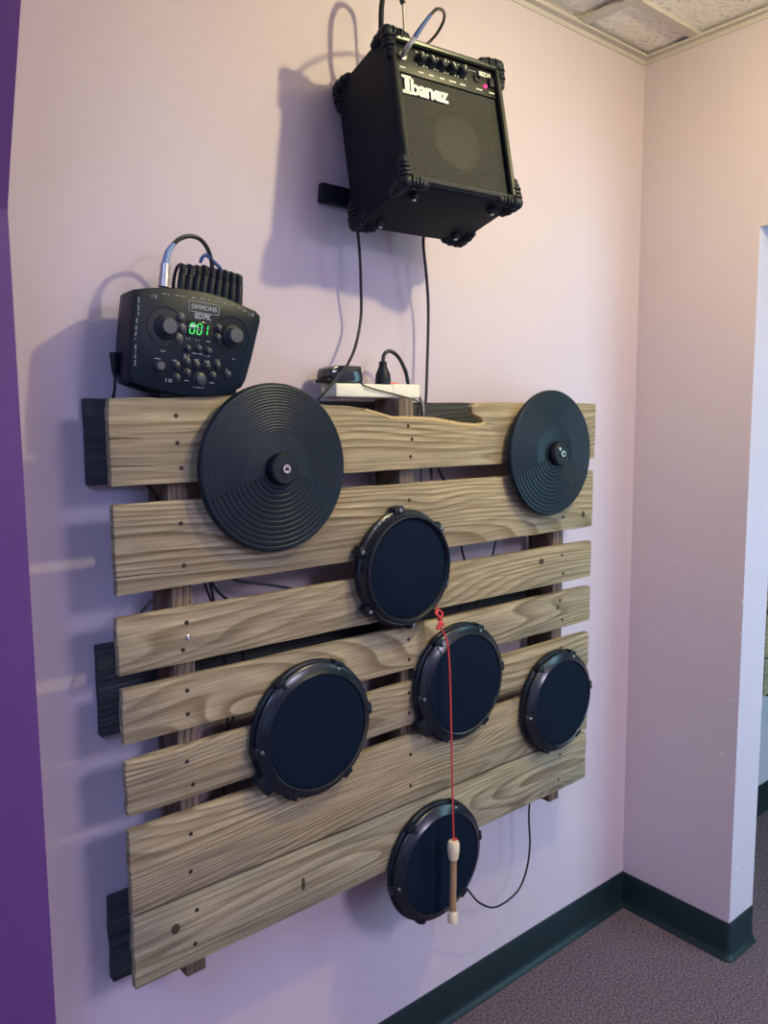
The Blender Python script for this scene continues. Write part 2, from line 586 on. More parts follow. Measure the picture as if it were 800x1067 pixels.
def sweep(path, prof):
    """run a profile of (offset to the right of travel, height) along a 2-D path with mitred corners"""
    bm = bmesh.new()
    P = [V(p) for p in path]
    rings = []
    for i, p in enumerate(P):
        n1 = n2 = None
        if i > 0:
            d = (p-P[i-1]).normalized(); n1 = V((d.y, -d.x))
        if i < len(P)-1:
            d = (P[i+1]-p).normalized(); n2 = V((d.y, -d.x))
        if n1 is None: mt = n2
        elif n2 is None: mt = n1
        else:
            s = (n1+n2).normalized(); mt = s/ s.dot(n1)
        rings.append([bm.verts.new((p.x+mt.x*o, p.y+mt.y*o, z)) for o, z in prof])
    for a, b in zip(rings, rings[1:]):
        for k in range(len(prof)-1):
            bm.faces.new((a[k], a[k+1], b[k+1], b[k]))
    bm.faces.new(rings[0]); bm.faces.new(list(reversed(rings[-1])))
    return bm


cove = [(0, 0), (.016, 0), (.0155, .003), (.010, .010), (.0065, .020), (.005, .032), (.005, .1055), (.004, .108), (0, .108)]
struct('baseboard_back', sweep([(XA, 0), (-.06, 0), (-.012, -.0005), (0, -.001)], cove), 'base')
arc = lambda cx, cy, r, a0, a1, n: [(cx+r*math.cos(math.radians(a0+(a1-a0)*k/n)), cy+r*math.sin(math.radians(a0+(a1-a0)*k/n))) for k in range(n+1)]
rc = .008
pth = [(0, -.001)] + arc(rc, YO1+rc, rc, 180, 270, 5) + arc(XT-rc, YO1+rc, rc, 270, 360, 5) + [(XT, -.02)]
struct('baseboard_right', sweep(pth, cove), 'base')
struct('baseboard_beyond', sweep([(XT, 0), (3.2, 0)], cove), 'base')

# ---------------------------------------------------------------- pallet on the wall
XL, XR = -1.590, -.357
YS = -.120                      # front face of the boards
TH = .016
ZT = [1.539, 1.374, 1.195, 1.078, .958, .841, .692-.002]
ZB = [1.403, 1.231, 1.102, .987, .866, .696, .565]
STR = [(-1.490, -1.452), (-.990, -.952), (-.494, -.456)]
pallet = thing('pallet', 'weathered wooden pallet hung on its side on the lilac wall, carrying the drum pads', 'pallet', ((XL+XR)/2, 0, .53))
po = V(pallet.location)


def board(name, outline, y0, y1, mat, parent, cz, jag=.0015):
    """one plank as an extruded outline in world x,z with softened edges"""
    cx = (min(p[0] for p in outline)+max(p[0] for p in outline))/2
    bm = prism(bmesh.new(), [(x-cx, z-cz) for x, z in outline], y0, y1, 'y', bev=.0016)
    o = obj(name, bm, mat, parent, smooth=True, angle=25)
    o.location = V((cx, 0, cz)) - po
    return o


def plank_outline(x0, x1, z0, z1, rnd, amp=.0008, top=None):
    n = 22
    b = [(x0+(x1-x0)*k/n, z0+rnd.uniform(-amp, amp)) for k in range(n+1)]
    t = top if top else [(x1-(x1-x0)*k/n, z1+rnd.uniform(-amp, amp)) for k in range(n+1)]
    b[0] = (x0+.001*rnd.random(), z0); b[-1] = (x1-.002*rnd.random()-.001, z0+.001)
    if not top:
        t[0] = (x1-.002, z1-.001); t[-1] = (x0+.001, z1)
    r = [(x1+rnd.uniform(-.002, .001), z0+(z1-z0)*f) for f in (.2, .5, .8)]
    l = [(x0+rnd.uniform(-.001, .002), z0+(z1-z0)*f) for f in (.85, .6, .35, .15)]
    return b + r + t + l


rnd = random.Random(3)
for k in range(7):
    top = None
    x1 = XR - (.0, .004, .006, .006, .008, .008, .010)[k]
    x0 = XL + (0, .001, -.001, .002, .003, .002, .002)[k]
    if k == 0:   # the top board has lost a long splinter between the second and third thirds
        pts = [(621, 421), (600, 420), (560, 420), (520, 419), (496, 420), (491, 424), (493, 431), (501, 435), (504, 439), (499, 442), (478, 440), (452, 435),
               (430, 434), (408, 434), (395, 430), (381, 426), (362, 423), (340, 422), (300, 416), (240, 412), (205, 413), (190, 414), (170, 415), (150, 414), (114, 415)]
        top = [(at(x, y, YS).x, at(x, y, YS).z) for x, y in pts]
    ol = plank_outline(x0, x1, ZB[k], ZT[k], rnd, top=top)
    mat = ('wood', 'wood', 'wood', 'wood', 'wood', 'wood', 'woodg')[k]
    s = board('slat', ol, YS, YS+TH, mat, pallet, (ZT[k]+ZB[k])/2)
    # nail heads where the slat crosses the three stringers
    zc = (ZT[k]+ZB[k])/2; h = ZT[k]-ZB[k]
    fr = ((.22, .55, .80) if k == 0 else (.26, .74))
    for a, b in STR:
        for f in fr:
            if k == 0 and f < .3 and a > -1.2 and a < -.7: f = .34
            x = (a+b)/2 + rnd.uniform(-.006, .006) - .006; z = ZT[k]-h*f+rnd.uniform(-.004, .004)
            nb = lathe(bmesh.new(), [(0, -.0012), (.0032, -.001), (.0040, 0), (.0040, .001)], 10)
            n = obj('nail', nb, 'nail', s)
            n.location = V((x, YS, z)) - po - s.location
    if k == 0:
        up_ = [(504, 439.5), (499, 442), (478, 440), (452, 435), (430, 434), (408, 434), (395, 430), (381, 426)]
        lo_ = [(381, 427.5), (395, 432), (408, 436.5), (430, 437), (452, 438.5), (478, 443), (499, 444.2), (506, 441)]
        q = [at(x, y, YS) for x, y in up_+lo_]
        se = prism(bmesh.new(), [(p.x, p.z+.0004) for p in q], YS-.0006, YS+TH-.001, 'y')
        se.transform(Matrix.Translation(-(po + s.location)))
        n = obj('splintered_edge', se, 'splinter', s); n['label'] = 'pale freshly splintered edge'
    if k in (0, 1):
        # drying cracks near the left end
        for (pa, pb) in ((((112, 457), (150, 457)), ((113, 486), (160, 486))) if k == 0 else (((121, 602), (193, 595)),)):
            A, B = at(*pa, YS-.0003), at(*pb, YS-.0003)
            c = obj('crack', tube(bmesh.new(), [A, (A+B)/2+V((0, 0, .001)), B], lambda t: .0011*(1-.7*t), 5, 4), 'nail', s)
            c.data.transform(Matrix.Translation(-(po + s.location)))
    for kk, px, py, rx, rz in ((1, 607.5, 536, .0085, .010), (2, 564, 585, .0110, .0085), (3, 581, 633, .0075, .0060), (1, 418, 530, .009, .007), (6, 316, 921, .005, .016), (6, 183, 968, .010, .011)):
        if kk == k:
            kb = lathe(bmesh.new(), [(0, -.0009), (.55, -.0010), (.85, -.0005), (1.0, .0004), (1.0, .001)], 14)
            kb.transform(Matrix.Diagonal((rx*.9, 1, rz*.9, 1)))
            n = obj('knot', kb, 'knot', s); n['label'] = 'dark knot in the wood'
            n.location = at(px, py, YS) - po - s.location
    if k == 2:
        sb = lathe(bmesh.new(), [(0, -.0016), (.003, -.0022), (.0048, -.001), (.005, .0008)], 14)
        n = obj('screw', sb, 'screw', s); n['label'] = 'bright zinc screw head'
        n.location = at(196, 664, YS) - po - s.location
for a, b in STR:
    z0, z1 = .530, 1.546
    bm = bmesh.new()
    box(bm, (-.508, -.0405, -.019), (.508, .0405, .019), .0025)
    o = obj('stringer', bm, 'woodb', pallet, angle=25)
    o.rotation_euler = (0, -PI/2, 0)
    o.location = V(((a+b)/2, -.0625, (z0+z1)/2)) - po
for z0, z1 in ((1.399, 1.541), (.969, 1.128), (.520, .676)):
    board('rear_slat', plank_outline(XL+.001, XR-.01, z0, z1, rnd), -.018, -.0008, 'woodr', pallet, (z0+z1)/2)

# the pallet in the next room, seen past the opening
p2 = copy_tree(pallet)
p2.location = V(pallet.location) + V((2.222, 0, -.010))
tag(p2, 'weathered wooden pallet on the far wall, only its left end showing past the doorway edge', 'pallet')

# ---------------------------------------------------------------- cymbal pads
def cymbal(loc, R, label):
    t = thing('cymbal_pad', label, 'cymbal', loc, group='round black cymbal pads')
    A0, A1 = math.radians(200), math.radians(340)

    def prof(sect):
        out = [(R*.985, .0075), (R, .005), (R, .0), (R*.985, -.003)]
        n = 150
        for i in range(n+1):
            u = .975 - (.975-.13)*i/n
            base = -.004 - .013*(1-u)
            if sect == 'strike':
                w = .85*max(0.0, math.cos(2*PI*(u/.062)))**6
                out.append((R*u, base - .0012 + .0013*w))
            else:
                amp = .00065 if u > .44 else 0
                out.append((R*u, base - amp*(.5+.5*math.cos(2*PI*u/.034))))
        return out
    back = [(R*.13, -.008), (R*.6, -.001), (R*.985, .0075)]
    obj('bow', lathe(bmesh.new(), back + prof('bow'), 96, 'y', None, A1-2*PI+.008, A0-.008), 'cym', t, angle=60)
    o = obj('strike_zone', lathe(bmesh.new(), back + prof('strike'), 64, 'y', None, A0, A1), 'cym', t, angle=60)
    o['label'] = 'broad-grooved wedge for striking'
    obj('hub', lathe(bmesh.new(), [(R*.15, -.010), (R*.185, -.0145), (R*.195, -.020), (R*.190, -.0285), (R*.175, -.0318), (R*.165, -.0325), (R*.160, -.0318), (0, -.0318)], 36), 'rub', t)
    o = obj('wing_nut', lathe(bmesh.new(), [(R*.057, -.0312), (R*.057, -.0345), (R*.050, -.0360), (R*.028, -.0360), (R*.024, -.0340), (0, -.0335)], 24), 'screw', t)
    o['label'] = 'pale metal washer at the centre'
    obj('centre_stud', lathe(bmesh.new(), [(R*.018, -.033), (R*.018, -.0375), (0, -.038)], 12), 'rub', t)
    obj('mounting_post', lathe(bmesh.new(), [(R*.16, .004), (R*.16, -loc[1]+YS-.001), (0, -loc[1]+YS-.001)], 20), 'plast', t)
    return t


c1 = cymbal((-1.3065, -.1415, 1.4203), .1468, 'ridged black cymbal pad on the top left slats, below the drum module')
c2 = cymbal((-.5585, -.1435, 1.4224), .1462, 'ridged black cymbal pad at the top right end of the pallet')
# glint on the hub of the right one, put in as a bright metal dot
o = obj('hub_glint', lathe(bmesh.new(), [(.0045, 0), (.004, -.003), (0, -.0045)], 12), 'screw', c2)
o.location = (-.013, -.033, .012)

# ---------------------------------------------------------------- drum pads
def drum(loc, R, label, phase=5, jack=None, fronty=-.036, lit=(0, 2)):
    t = thing('drum_pad', label, 'drum', loc, group='flat black drum pads with a screwed rim')
    k = -fronty/.036
    body = [(0, .0), (R*.93, .0), (R*.985, -.002), (R, -.006), (R, -.011), (R*.985, -.0135), (R*.955, -.0145), (R*.955, -.019*k)]
    obj('shell', lathe(bmesh.new(), body + [(R*.80, -.019*k)], 72), 'plast', t)
    hoop = [(R*.945, -.0180*k), (R*.968, -.0190*k), (R*.972, -.0225*k), (R*.960, -.0250*k), (R*.942, -.0258*k), (R*.928, -.0262*k), (R*.845, -.0345*k), (R*.832, -.0356*k),
            (R*.820, -.0352*k), (R*.812, -.0335*k), (R*.806, -.028*k), (R*.80, -.019*k)]
    obj('hoop', lathe(bmesh.new(), hoop, 96), 'hoop', t)
    pad = [(R*.810, -.020*k), (R*.810, -.0322*k), (R*.800, -.0332*k), (R*.77, -.0336*k), (R*.4, -.0340*k), (0, -.0342*k)]
    obj('drum_head', lathe(bmesh.new(), pad, 72), 'pad', t)
    for i in range(6):
        a = math.radians(phase+60*i)
        rr = R*.905
        o = obj('hoop_screw', lathe(bmesh.new(), [(.0048, .006), (.0048, -.0005), (.0036, -.0022), (.0018, -.0026), (.0015, -.0012), (0, -.0012)], 14), 'steel' if i in lit else 'hoop', t)  # glint put into the finish: lit screws in steel, the rest black
        o.location = (rr*math.cos(a), -.0285*k, rr*math.sin(a))
        b = obj('lug', box(bmesh.new(), (-.011, -.026*k, -.006), (.011, -.004, .007), .003), 'plast', t)
        b.rotation_euler = (0, -a+PI/2, 0)
        b.location = (R*.962*math.cos(a), 0, R*.962*math.sin(a))
    if jack is not None:
        a = math.radians(jack)
        b = obj('jack_socket', box(bmesh.new(), (-.02, -.012, -.03), (.02, .012, .012), .003), 'plast', t)
        b.rotation_euler = (0, -a+PI/2, 0)
        b.location = (R*1.0*math.cos(a), -.0125, R*1.0*math.sin(a))
    return t


drum((-1.2345, YS-.0008, .9290), .1312, 'black drum pad lowest on the left, below the left cymbal pad', 65, 215)
drum((-.8480, YS-.0008, .9350), .1302, 'black drum pad behind the red string, right of the pallet centre', 65, 215)
drum((-.5115, YS-.0008, .8125), .1270, 'black drum pad at the right end of the lower slats, half over the edge', 67, None)
drum((-.9190, YS-.0008, .5490), .1312, 'black drum pad at the very bottom, behind the hanging wooden beater', 67, None)

# the tom pad: deeper, with a rubber rim and six outboard tension lugs
R = .1195
tom = thing('tom_pad', 'black tom pad with outboard lugs at the pallet centre, red string tied below', 'drum', (-1.0125, YS-.0008, 1.2075))
obj('shell', lathe(bmesh.new(), [(0, 0), (R*.90, 0), (R*.94, -.003), (R*.95, -.022), (R*.93, -.024), (R*.80, -.024)], 72), 'plast', tom)
obj('hoop', lathe(bmesh.new(), [(R*.95, -.016), (R*.985, -.017), (R*.99, -.021), (R*.975, -.0225), (R*.955, -.0235), (R*.945, -.034), (R*.935, -.036), (R*.92, -.036), (R*.90, -.028)], 84), 'hoop', tom)
obj('rubber_rim', lathe(bmesh.new(), [(R*.925, -.030), (R*.92, -.038), (R*.90, -.0425), (R*.87, -.0435), (R*.84, -.0405), (R*.825, -.035), (R*.82, -.030)], 72), 'rub', tom)
obj('drum_head', lathe(bmesh.new(), [(R*.83, -.028), (R*.825, -.0355), (R*.80, -.0370), (R*.4, -.0378), (0, -.038)], 72), 'pad', tom)
for i in range(6):
    a = math.radians(38+60*i)
    b = obj('lug', box(bmesh.new(), (-.012, -.028, -.010), (.012, -.004, .010), .004), 'plast', tom)
    b.rotation_euler = (0, -a+PI/2, 0)
    b.location = (R*.975*math.cos(a), 0, R*.975*math.sin(a))
    s = obj('tension_screw', lathe(bmesh.new(), [(.0050, .0), (.0050, -.003), (.004, -.0042), (.0024, -.0045), (.002, -.003), (0, -.003)], 14), 'steel', b)
    s.location = (0, -.028, .003)
bm = bmesh.new()
for i, dz in enumerate((0, 1, 2, 3)):
    a = math.radians(112+6.2*i)
    m = Matrix.Rotation(-(a-PI/2), 4, 'Y')
    q = T(R*.962*math.cos(a), -.0236, R*.962*math.sin(a)) @ m
    box(bm, (-.0042, -.0006, -.0022), (.0042, .0006, .0022), mat=q)
obj('rim_print', bm, 'grey', tom, smooth=False)

# ---------------------------------------------------------------- amplifier
def Rx(a): return Matrix.Rotation(a, 3, 'X')
def Ry(a): return Matrix.Rotation(a, 3, 'Y')
def Rz(a): return Matrix.Rotation(a, 3, 'Z')


AW, AD, AH = .262, .182, .280
AR = Rz(math.radians(-6.37)) @ Rx(math.radians(-12.61)) @ Ry(math.radians(.42))
AC = V((-.957, -.149, 2.026))
amp = thing('guitar_amplifier', 'small black guitar amplifier leaning out from high on the wall, white lettering on its grille', 'amplifier', AC - AR @ V((0, 0, AH/2)), AR)
hz = AH/2       # local z runs 0..AH
bm = bmesh.new()
box(bm, (-AW/2, -AD/2, 0), (AW/2, AD/2, AH), .007, 3)
bm.faces.ensure_lookup_table()
ff = min((f for f in bm.faces if f.normal.y < -.9 or abs(f.normal.y) > .99), key=lambda f: f.calc_center_median().y)
r = bmesh.ops.inset_region(bm, faces=[ff], thickness=.008)
r = bmesh.ops.extrude_face_region(bm, geom=[ff])
bmesh.ops.translate(bm, verts=[v for v in r['geom'] if isinstance(v, bmesh.types.BMVert)], vec=(0, .016, 0))
bmesh.ops.delete(bm, geom=[ff], context='FACES')
obj('cabinet', bm, 'vinyl', amp, angle=30)
# piping round the front opening
IW, IZ0, IZ1 = AW/2-.010, .010, AH-.010
bm = bmesh.new()
for a, b in (((-IW, IZ0), (IW, IZ0)), ((IW, IZ0), (IW, IZ1)), ((IW, IZ1), (-IW, IZ1)), ((-IW, IZ1), (-IW, IZ0))):
    tube(bm, [(a[0], -AD/2, a[1]), ((a[0]+b[0])/2, -AD/2, (a[1]+b[1])/2), (b[0], -AD/2, b[1])], .0052, 8, 2)
obj('front_piping', bm, 'edge', amp)
PZ0 = AH-.066      # control panel from here up
FY = -AD/2+.009
# grille cloth: fine horizontal ribs
bm = bmesh.new()
nz = 42
prof = []
for i in range(nz*4+1):
    z = .014+(PZ0-.003-.014)*i/(nz*4)
    prof.append((FY + .0009*math.cos(2*PI*i/4) , z))
va = [bm.verts.new((-IW+.004, y, z)) for y, z in prof]; vb = [bm.verts.new((IW-.004, y, z)) for y, z in prof]
for i in range(len(prof)-1):
    bm.faces.new((va[i], vb[i], vb[i+1], va[i+1]))
obj('grille_cloth', bm, 'grille', amp, angle=80)
# speaker showing through the cloth as a shallow round swelling
sp_ = lathe(bmesh.new(), [(.060, .002), (.054, -.0005), (.045, -.0014), (.030, -.0020), (0, -.0024)], 48)
o = obj('speaker', sp_, 'grille', amp); o.location = (.006, FY, .105)
o = obj('control_panel', box(bmesh.new(), (-IW+.003, FY-.002, PZ0), (IW-.003, FY+.006, AH-.014), .001), 'panel', amp)
pn = o
o = obj('panel_edge', box(bmesh.new(), (-IW+.003, FY-.0035, PZ0-.0025), (IW-.003, FY+.004, PZ0), .0006), 'edge', pn)
# knobs along the panel
kx = [-.060, -.036, -.012, .012, .036]
for x in kx:
    kb = lathe(bmesh.new(), [(.0105, 0), (.0105, -.003), (.0085, -.005), (.0078, -.013), (.0068, -.0145), (0, -.0145)], 20)
    o = obj('knob', kb, 'rub', pn); o.location = (x, FY-.002, AH-.036)
    q = obj('pointer_line', box(bmesh.new(), (-.0007, -.0152, -.001), (.0007, -.0135, .0072)), 'white', o, smooth=False)
    q.rotation_euler = (0, random.uniform(-.8, .8), 0)
for x, nm in ((-.097, 'input_jack'), (.074, 'headphone_jack')):
    jb = lathe(bmesh.new(), [(.0085, 0), (.0085, -.003), (.0065, -.004), (.0045, -.004), (.004, .003), (0, .003)], 18)
    o = obj(nm, jb, 'rub' if x > 0 else 'screw', pn); o.location = (x, FY-.002, AH-.037)
o = obj('power_switch', box(bmesh.new(), (-.006, -.006, -.009), (.006, 0, .009), .0015), 'rub', pn); o.location = (.107, FY-.002, AH-.040)
o = obj('power_light', lathe(bmesh.new(), [(.0036, 0), (.0036, -.0018), (.002, -.0036), (0, -.004)], 14), 'led', pn); o.location = (.092, FY-.002, AH-.049)
o['label'] = 'lit red lamp'
# small white marks under the controls
bm = bmesh.new()
for x, w in [(-.100, .012)] + [(k, .011) for k in kx[:3]] + [(kx[3], .016), (kx[4], .013), (.076, .014), (.107, .013)]:
    box(bm, (x-w/2, FY-.0026, PZ0+.006), (x+w/2, FY-.0020, PZ0+.0082))
for x in kx:
    for dx in (-.0085, .0085):
        box(bm, (x+dx-.0012, FY-.0026, AH-.046), (x+dx+.0012, FY-.002, AH-.0444))
    for dx in (-.006, .004):
        box(bm, (x+dx, FY-.0026, AH-.0215), (x+dx+.004, FY-.002, AH-.0200))
box(bm, (.050, FY-.0026, AH-.0248), (.074, FY-.002, AH-.0242))
obj('panel_print', bm, 'white', pn, smooth=False)
tb = text_bm('IBZ10', .0115, .0006, .0004); tb.transform(T(.095, FY-.0023, AH-.0285))
obj('panel_lettering', tb, 'white', pn, smooth=False)
# maker's badge: slab-serif capital and bold lower case
bm = text_bm('banez', .0345, .0016, .0012, shear=.06, space=.90)
for lo, hi in (((-.0475, -.0008, -.0015), (-.0385, .0008, .027)), ((-.0525, -.0008, -.0022), (-.0345, .0008, .0030)), ((-.0525, -.0008, .0235), (-.0345, .0008, .0282))):
    q = Matrix.Translation((0, 0, 0)); q[0][2] = .06
    box(bm, lo, hi, mat=q)
bm.transform(Matrix.Diagonal((1.13, 1, 1.13, 1)))
bm.transform(T(-.0480, FY-.0030, PZ0-.040))
o = obj('logo', bm, 'white', amp, smooth=False); o['label'] = 'white maker lettering'
# moulded corner protectors with ribs
for sx in (-1, 1):
    for sy in (-1, 1):
        for sz in (0, 1):
            C0 = V((sx*(AW/2-.003), sy*(AD/2-.003), AH-.003 if sz else .003))
            dx, dy, dz = V((-sx, 0, 0)), V((0, -sy, 0)), V((0, 0, -1 if sz else 1))
            bm = bmesh.new()
            t_ = bmesh.new(); bmesh.ops.create_uvsphere(t_, u_segments=16, v_segments=10, radius=.0125); t_.transform(Matrix.Translation(C0)); join(bm, t_)
            for d in (dx, dy, dz):
                for q, rr in ((.010, .0128), (.018, .0112), (.026, .0118), (.034, .0095)):
                    tube(bm, [C0+d*(q-.0035), C0+d*q, C0+d*(q+.0035)], lambda t, rr=rr: rr*(.82 if t < .1 or t > .9 else 1), 14, 2)
                e = C0+d*.040
                t_ = bmesh.new(); bmesh.ops.create_uvsphere(t_, u_segments=12, v_segments=8, radius=.0085); t_.transform(Matrix.Translation(e)); join(bm, t_)
            obj('corner_protector', bm, 'rub', amp)
for sx in (-1, 1):
    for sy in (-1, 1):
        o = obj('rubber_foot', lathe(bmesh.new(), [(.0095, .004), (.0095, -.004), (.008, -.009), (.006, -.010), (0, -.010)], 18, 'z'), 'rub', amp)
        o.location = (sx*(AW/2-.040), sy*(AD/2-.034), 0)
        q = obj('foot_screw', lathe(bmesh.new(), [(.0035, -.0085), (.0030, -.0115), (0, -.0122)], 12, 'z'), 'screw', o)
# carrying handle on the top
bm = bmesh.new()
tube(bm, [(-.085, .0, AH-.002), (-.075, .0, AH+.014), (-.04, 0, AH+.020), (.04, 0, AH+.020), (.075, 0, AH+.014), (.085, 0, AH-.002)], .0075, 10, 6)
for sx in (-1, 1):
    box(bm, (sx*.088-.014, -.013, AH-.002), (sx*.088+.014, .013, AH+.006), .002)
obj('carrying_handle', bm, 'rub', amp)

# bracket on the wall that holds the lower back of the amplifier away
A, B, C_, D_ = at(335, 190, -.012), at(357, 197, -.012), at(357, 217, -.012), at(334, 210, -.012)
bm = bmesh.new()
z0 = (D_.z+C_.z)/2; z1 = (A.z+B.z)/2
prism(bm, [(A.x, A.z), (A.x+.16, A.z-.002), (D_.x+.16, D_.z-.002), (D_.x, D_.z)], -.016, -.0005, 'y', bev=.0015)
tag(obj('wall_bracket', bm, 'rub', smooth=True, angle=25, origin=((A.x+D_.x)/2, -.015, D_.z)), 'black bracket block on the wall behind the lower left of the amplifier', 'bracket')

# carabiner clipped on the amplifier's handle
AM = WORLD[amp.name]
def aw(x, y, z): return AM @ V((x, y, z))
hp = aw(-.052, 0, AH+.020)
carb = thing('carabiner', 'black carabiner with silver gate clipped on the amplifier handle', 'hook', hp)
obj('carabiner_body', tube(bmesh.new(), [(.030, 0, .022), (.022, 0, -.004), (.004, 0, -.013), (-.016, 0, -.010), (-.028, 0, .010), (-.031, 0, .050), (-.028, 0, .095), (-.016, 0, .122), (0, 0, .130), (.016, 0, .124), (.024, 0, .108)], .0052, 10, 8), 'rub', carb)
o = obj('gate', tube(bmesh.new(), [(.030, 0, .022), (.027, 0, .065), (.024, 0, .108)], .0034, 10, 4), 'metal', carb); o['label'] = 'silver spring gate'

# patch cable in the amplifier's input
jk = aw(-.097, FY-.004, AH-.037)
q1 = at(424, 50, jk.y-.032); q2 = at(432, 39, jk.y-.045)
pc = thing('patch_cable', 'blue and black patch cable plugged into the amplifier panel and looping over its top', 'cable', jk)
o = obj('plug', tube(bmesh.new(), [jk, q1, q2], lambda t: .0050 if t < .75 else .0044, 12, 4), 'silver', pc, world=True); o['label'] = 'silver plug'
s1 = at(440, 27, jk.y-.052); s2 = at(448, 16, jk.y-.054)
o = obj('sleeve', tube(bmesh.new(), [q2, s1, s2], lambda t: .0044-.0012*t, 10, 6), 'blue', pc, world=True); o['label'] = 'blue strain relief sleeve'
ln = [s2, at(455, 9.5, jk.y-.040), at(461.5, 11.5, jk.y-.010), at(462.5, 20, -.185), at(457, 32, -.155), at(449, 42, -.120), at(440, 50, -.060), at(432, 62, -.020), V((-.96, -.012, 2.06))]
obj('cord', tube(bmesh.new(), ln, .0029, 8), 'cable', pc, world=True)

# ---------------------------------------------------------------- cables on the wall
def cable(name, pts, r, label, mat='cable', group=None, cat='cable'):
    bm = tube(bmesh.new(), pts, r, 8, 8)
    o = obj(name, bm, mat, origin=pts[0])
    return tag(o, label, cat, group)


cable('audio_cable', [V((-1.050, -.040, 1.90)), at(373, 245, -.045), at(375, 270, -.055), at(376, 300, -.050), at(376, 330, -.045), at(371, 358, -.060), at(363, 378, -.090), at(352, 393, -.095), at(340, 407, -.098), at(328, 419, -.092), at(318, 428, -.075), at(310, 445, -.06)], .0030,
      'black cable hanging from the left underside of the amplifier, bending behind the left cymbal pad')
cable('power_cable', [V((-.870, -.050, 1.905)), at(441, 254, -.055), at(444, 285, -.050), at(446, 315, -.043), at(446, 345, -.040), at(445, 380, -.040), at(444, 410, -.040), at(443, 431, -.042), at(446, 460, -.05), at(450, 500, -.06)], .0031,
      'black cable hanging straight down from the amplifier to behind the chipped slat')

# power strip on top of the middle stringer
sA, sB = at(350, 409, -.078), at(437, 410, -.078)
SZ0, SZ1 = 1.547, 1.574
strip = thing('power_strip', 'cream power strip lying on top of the pallet below the amplifier', 'power strip', ((sA.x+sB.x)/2, -.052, SZ0))
bm = box(bmesh.new(), (sA.x, -.079, SZ0), (sB.x, -.027, SZ1), .004, 3)
obj('housing', bm, 'strip', strip, world=True)
bm = box(bmesh.new(), (sA.x+.150, -.0805, SZ0-.0005), (sA.x+.153, -.027, SZ1+.0008), .0005)
obj('end_cap', box(bmesh.new(), (sB.x-.075, -.0800, SZ0-.0003), (sB.x+.0008, -.026, SZ1+.0015), .004, 3), 'strip', strip, world=True); bm.free()
o = obj('switch', box(bmesh.new(), (sB.x-.062, -.058, SZ1), (sB.x-.040, -.045, SZ1+.0055), .002), 'redsw', strip, world=True); o['label'] = 'red rocker switch'
# outlet slots on top
bm = bmesh.new()
for k in range(3):
    x = sA.x+.030+.055*k
    for dx in (-.006, .006):
        box(bm, (x+dx-.0015, -.060, SZ1-.001), (x+dx+.0015, -.050, SZ1+.0004))
obj('outlet', bm, 'rub', strip, world=True, smooth=False)
o = obj('cord', tube(bmesh.new(), [V((sB.x-.004, -.055, SZ0+.012)), V((sB.x+.010, -.060, SZ0+.010)), V((sB.x+.019, -.066, SZ0-.012)), V((sB.x+.020, -.066, SZ0-.04)), V((sB.x+.022, -.060, SZ0-.12)), V((sB.x+.03, -.05, SZ0-.3))], .0040), 'greycable', strip, world=True)
o['label'] = 'grey cord'

# mains adapter sitting on the strip's left end
a0, a1 = at(340, 392, -.065), at(374, 392, -.065)
ad = thing('power_adapter', 'black mains adapter plugged in on the left end of the power strip', 'power adapter', ((a0.x+a1.x)/2, -.055, SZ1))
bm = prism(bmesh.new(), [(a0.x+.012, SZ1+.001), (a1.x-.004, SZ1+.001), (a1.x, SZ1+.006), (a1.x-.004, SZ1+.034), (a0.x+.020, SZ1+.034), (a0.x+.004, SZ1+.028), (a0.x, SZ1+.012)], -.079, -.030, 'y', bev=.003)
obj('housing', bm, 'gloss', ad, world=True, angle=30)
bm = box(bmesh.new(), (a0.x-.006, -.076, SZ1+.001), (a0.x+.05, -.034, SZ1+.009), .003)
obj('base_plate', bm, 'rub', ad, world=True)
e0 = V((a1.x-.004, -.070, SZ1+.004))
cable('adapter_cord', [e0, at(380, 402, -.0825), at(392, 406, -.0832), at(408, 410, -.0832), at(416, 412, -.0832), at(419, 413, -.0832), at(430, 416, -.085), at(438, 421, -.086), at(441, 436, -.08)], .0014,
      'thin black cord from the mains adapter across the front of the power strip')

# upright plug with its cord arching over
pb = at(399, 400, -.055)
pl = thing('mains_plug', 'black mains plug standing upright in the power strip with its cord arching right', 'plug', (pb.x, -.055, SZ1))
bm = lathe(bmesh.new(), [(0, 0), (.0155, 0), (.0162, .010), (.0150, .022), (.0095, .034), (.0075, .040), (.0075, .046), (.006, .048), (0, .049)], 18, 'z')
for k in range(3):
    lathe(bm, [(.0085, .036+.004*k), (.0090, .037+.004*k), (.0085, .038+.004*k)], 14, 'z')
obj('plug_body', bm, 'rub', pl)
top = V((0, 0, .046))
obj('cord', tube(bmesh.new(), [top, V((.004, 0, .062)), V((.018, -.002, .069)), V((.036, -.006, .058)), V((.052, -.010, .030)), V((.060, -.010, .002))], .0040, 10), 'cable', pl)

# ---------------------------------------------------------------- drum module on the pallet's top left corner
FYM = -.128
fp = [(141, 301), (150, 300), (170, 299), (190, 300), (215, 304), (236, 310), (256, 319), (267, 324), (271.5, 329), (271.5, 335), (268, 350), (262, 376), (256, 397), (252, 404), (243, 409), (226, 413), (208, 413.5), (190, 412), (168, 408), (148, 402), (138, 398), (135, 390), (136, 350)]
fo = [(at(x, y, FYM).x, at(x, y, FYM).z) for x, y in fp]
mcx = sum(p[0] for p in fo)/len(fo); mcz = sum(p[1] for p in fo)/len(fo)
mod = thing('drum_module', 'dark electronic drum module with green digits standing on the pallet top left', 'drum module', (mcx, -.09, min(p[1] for p in fo)))
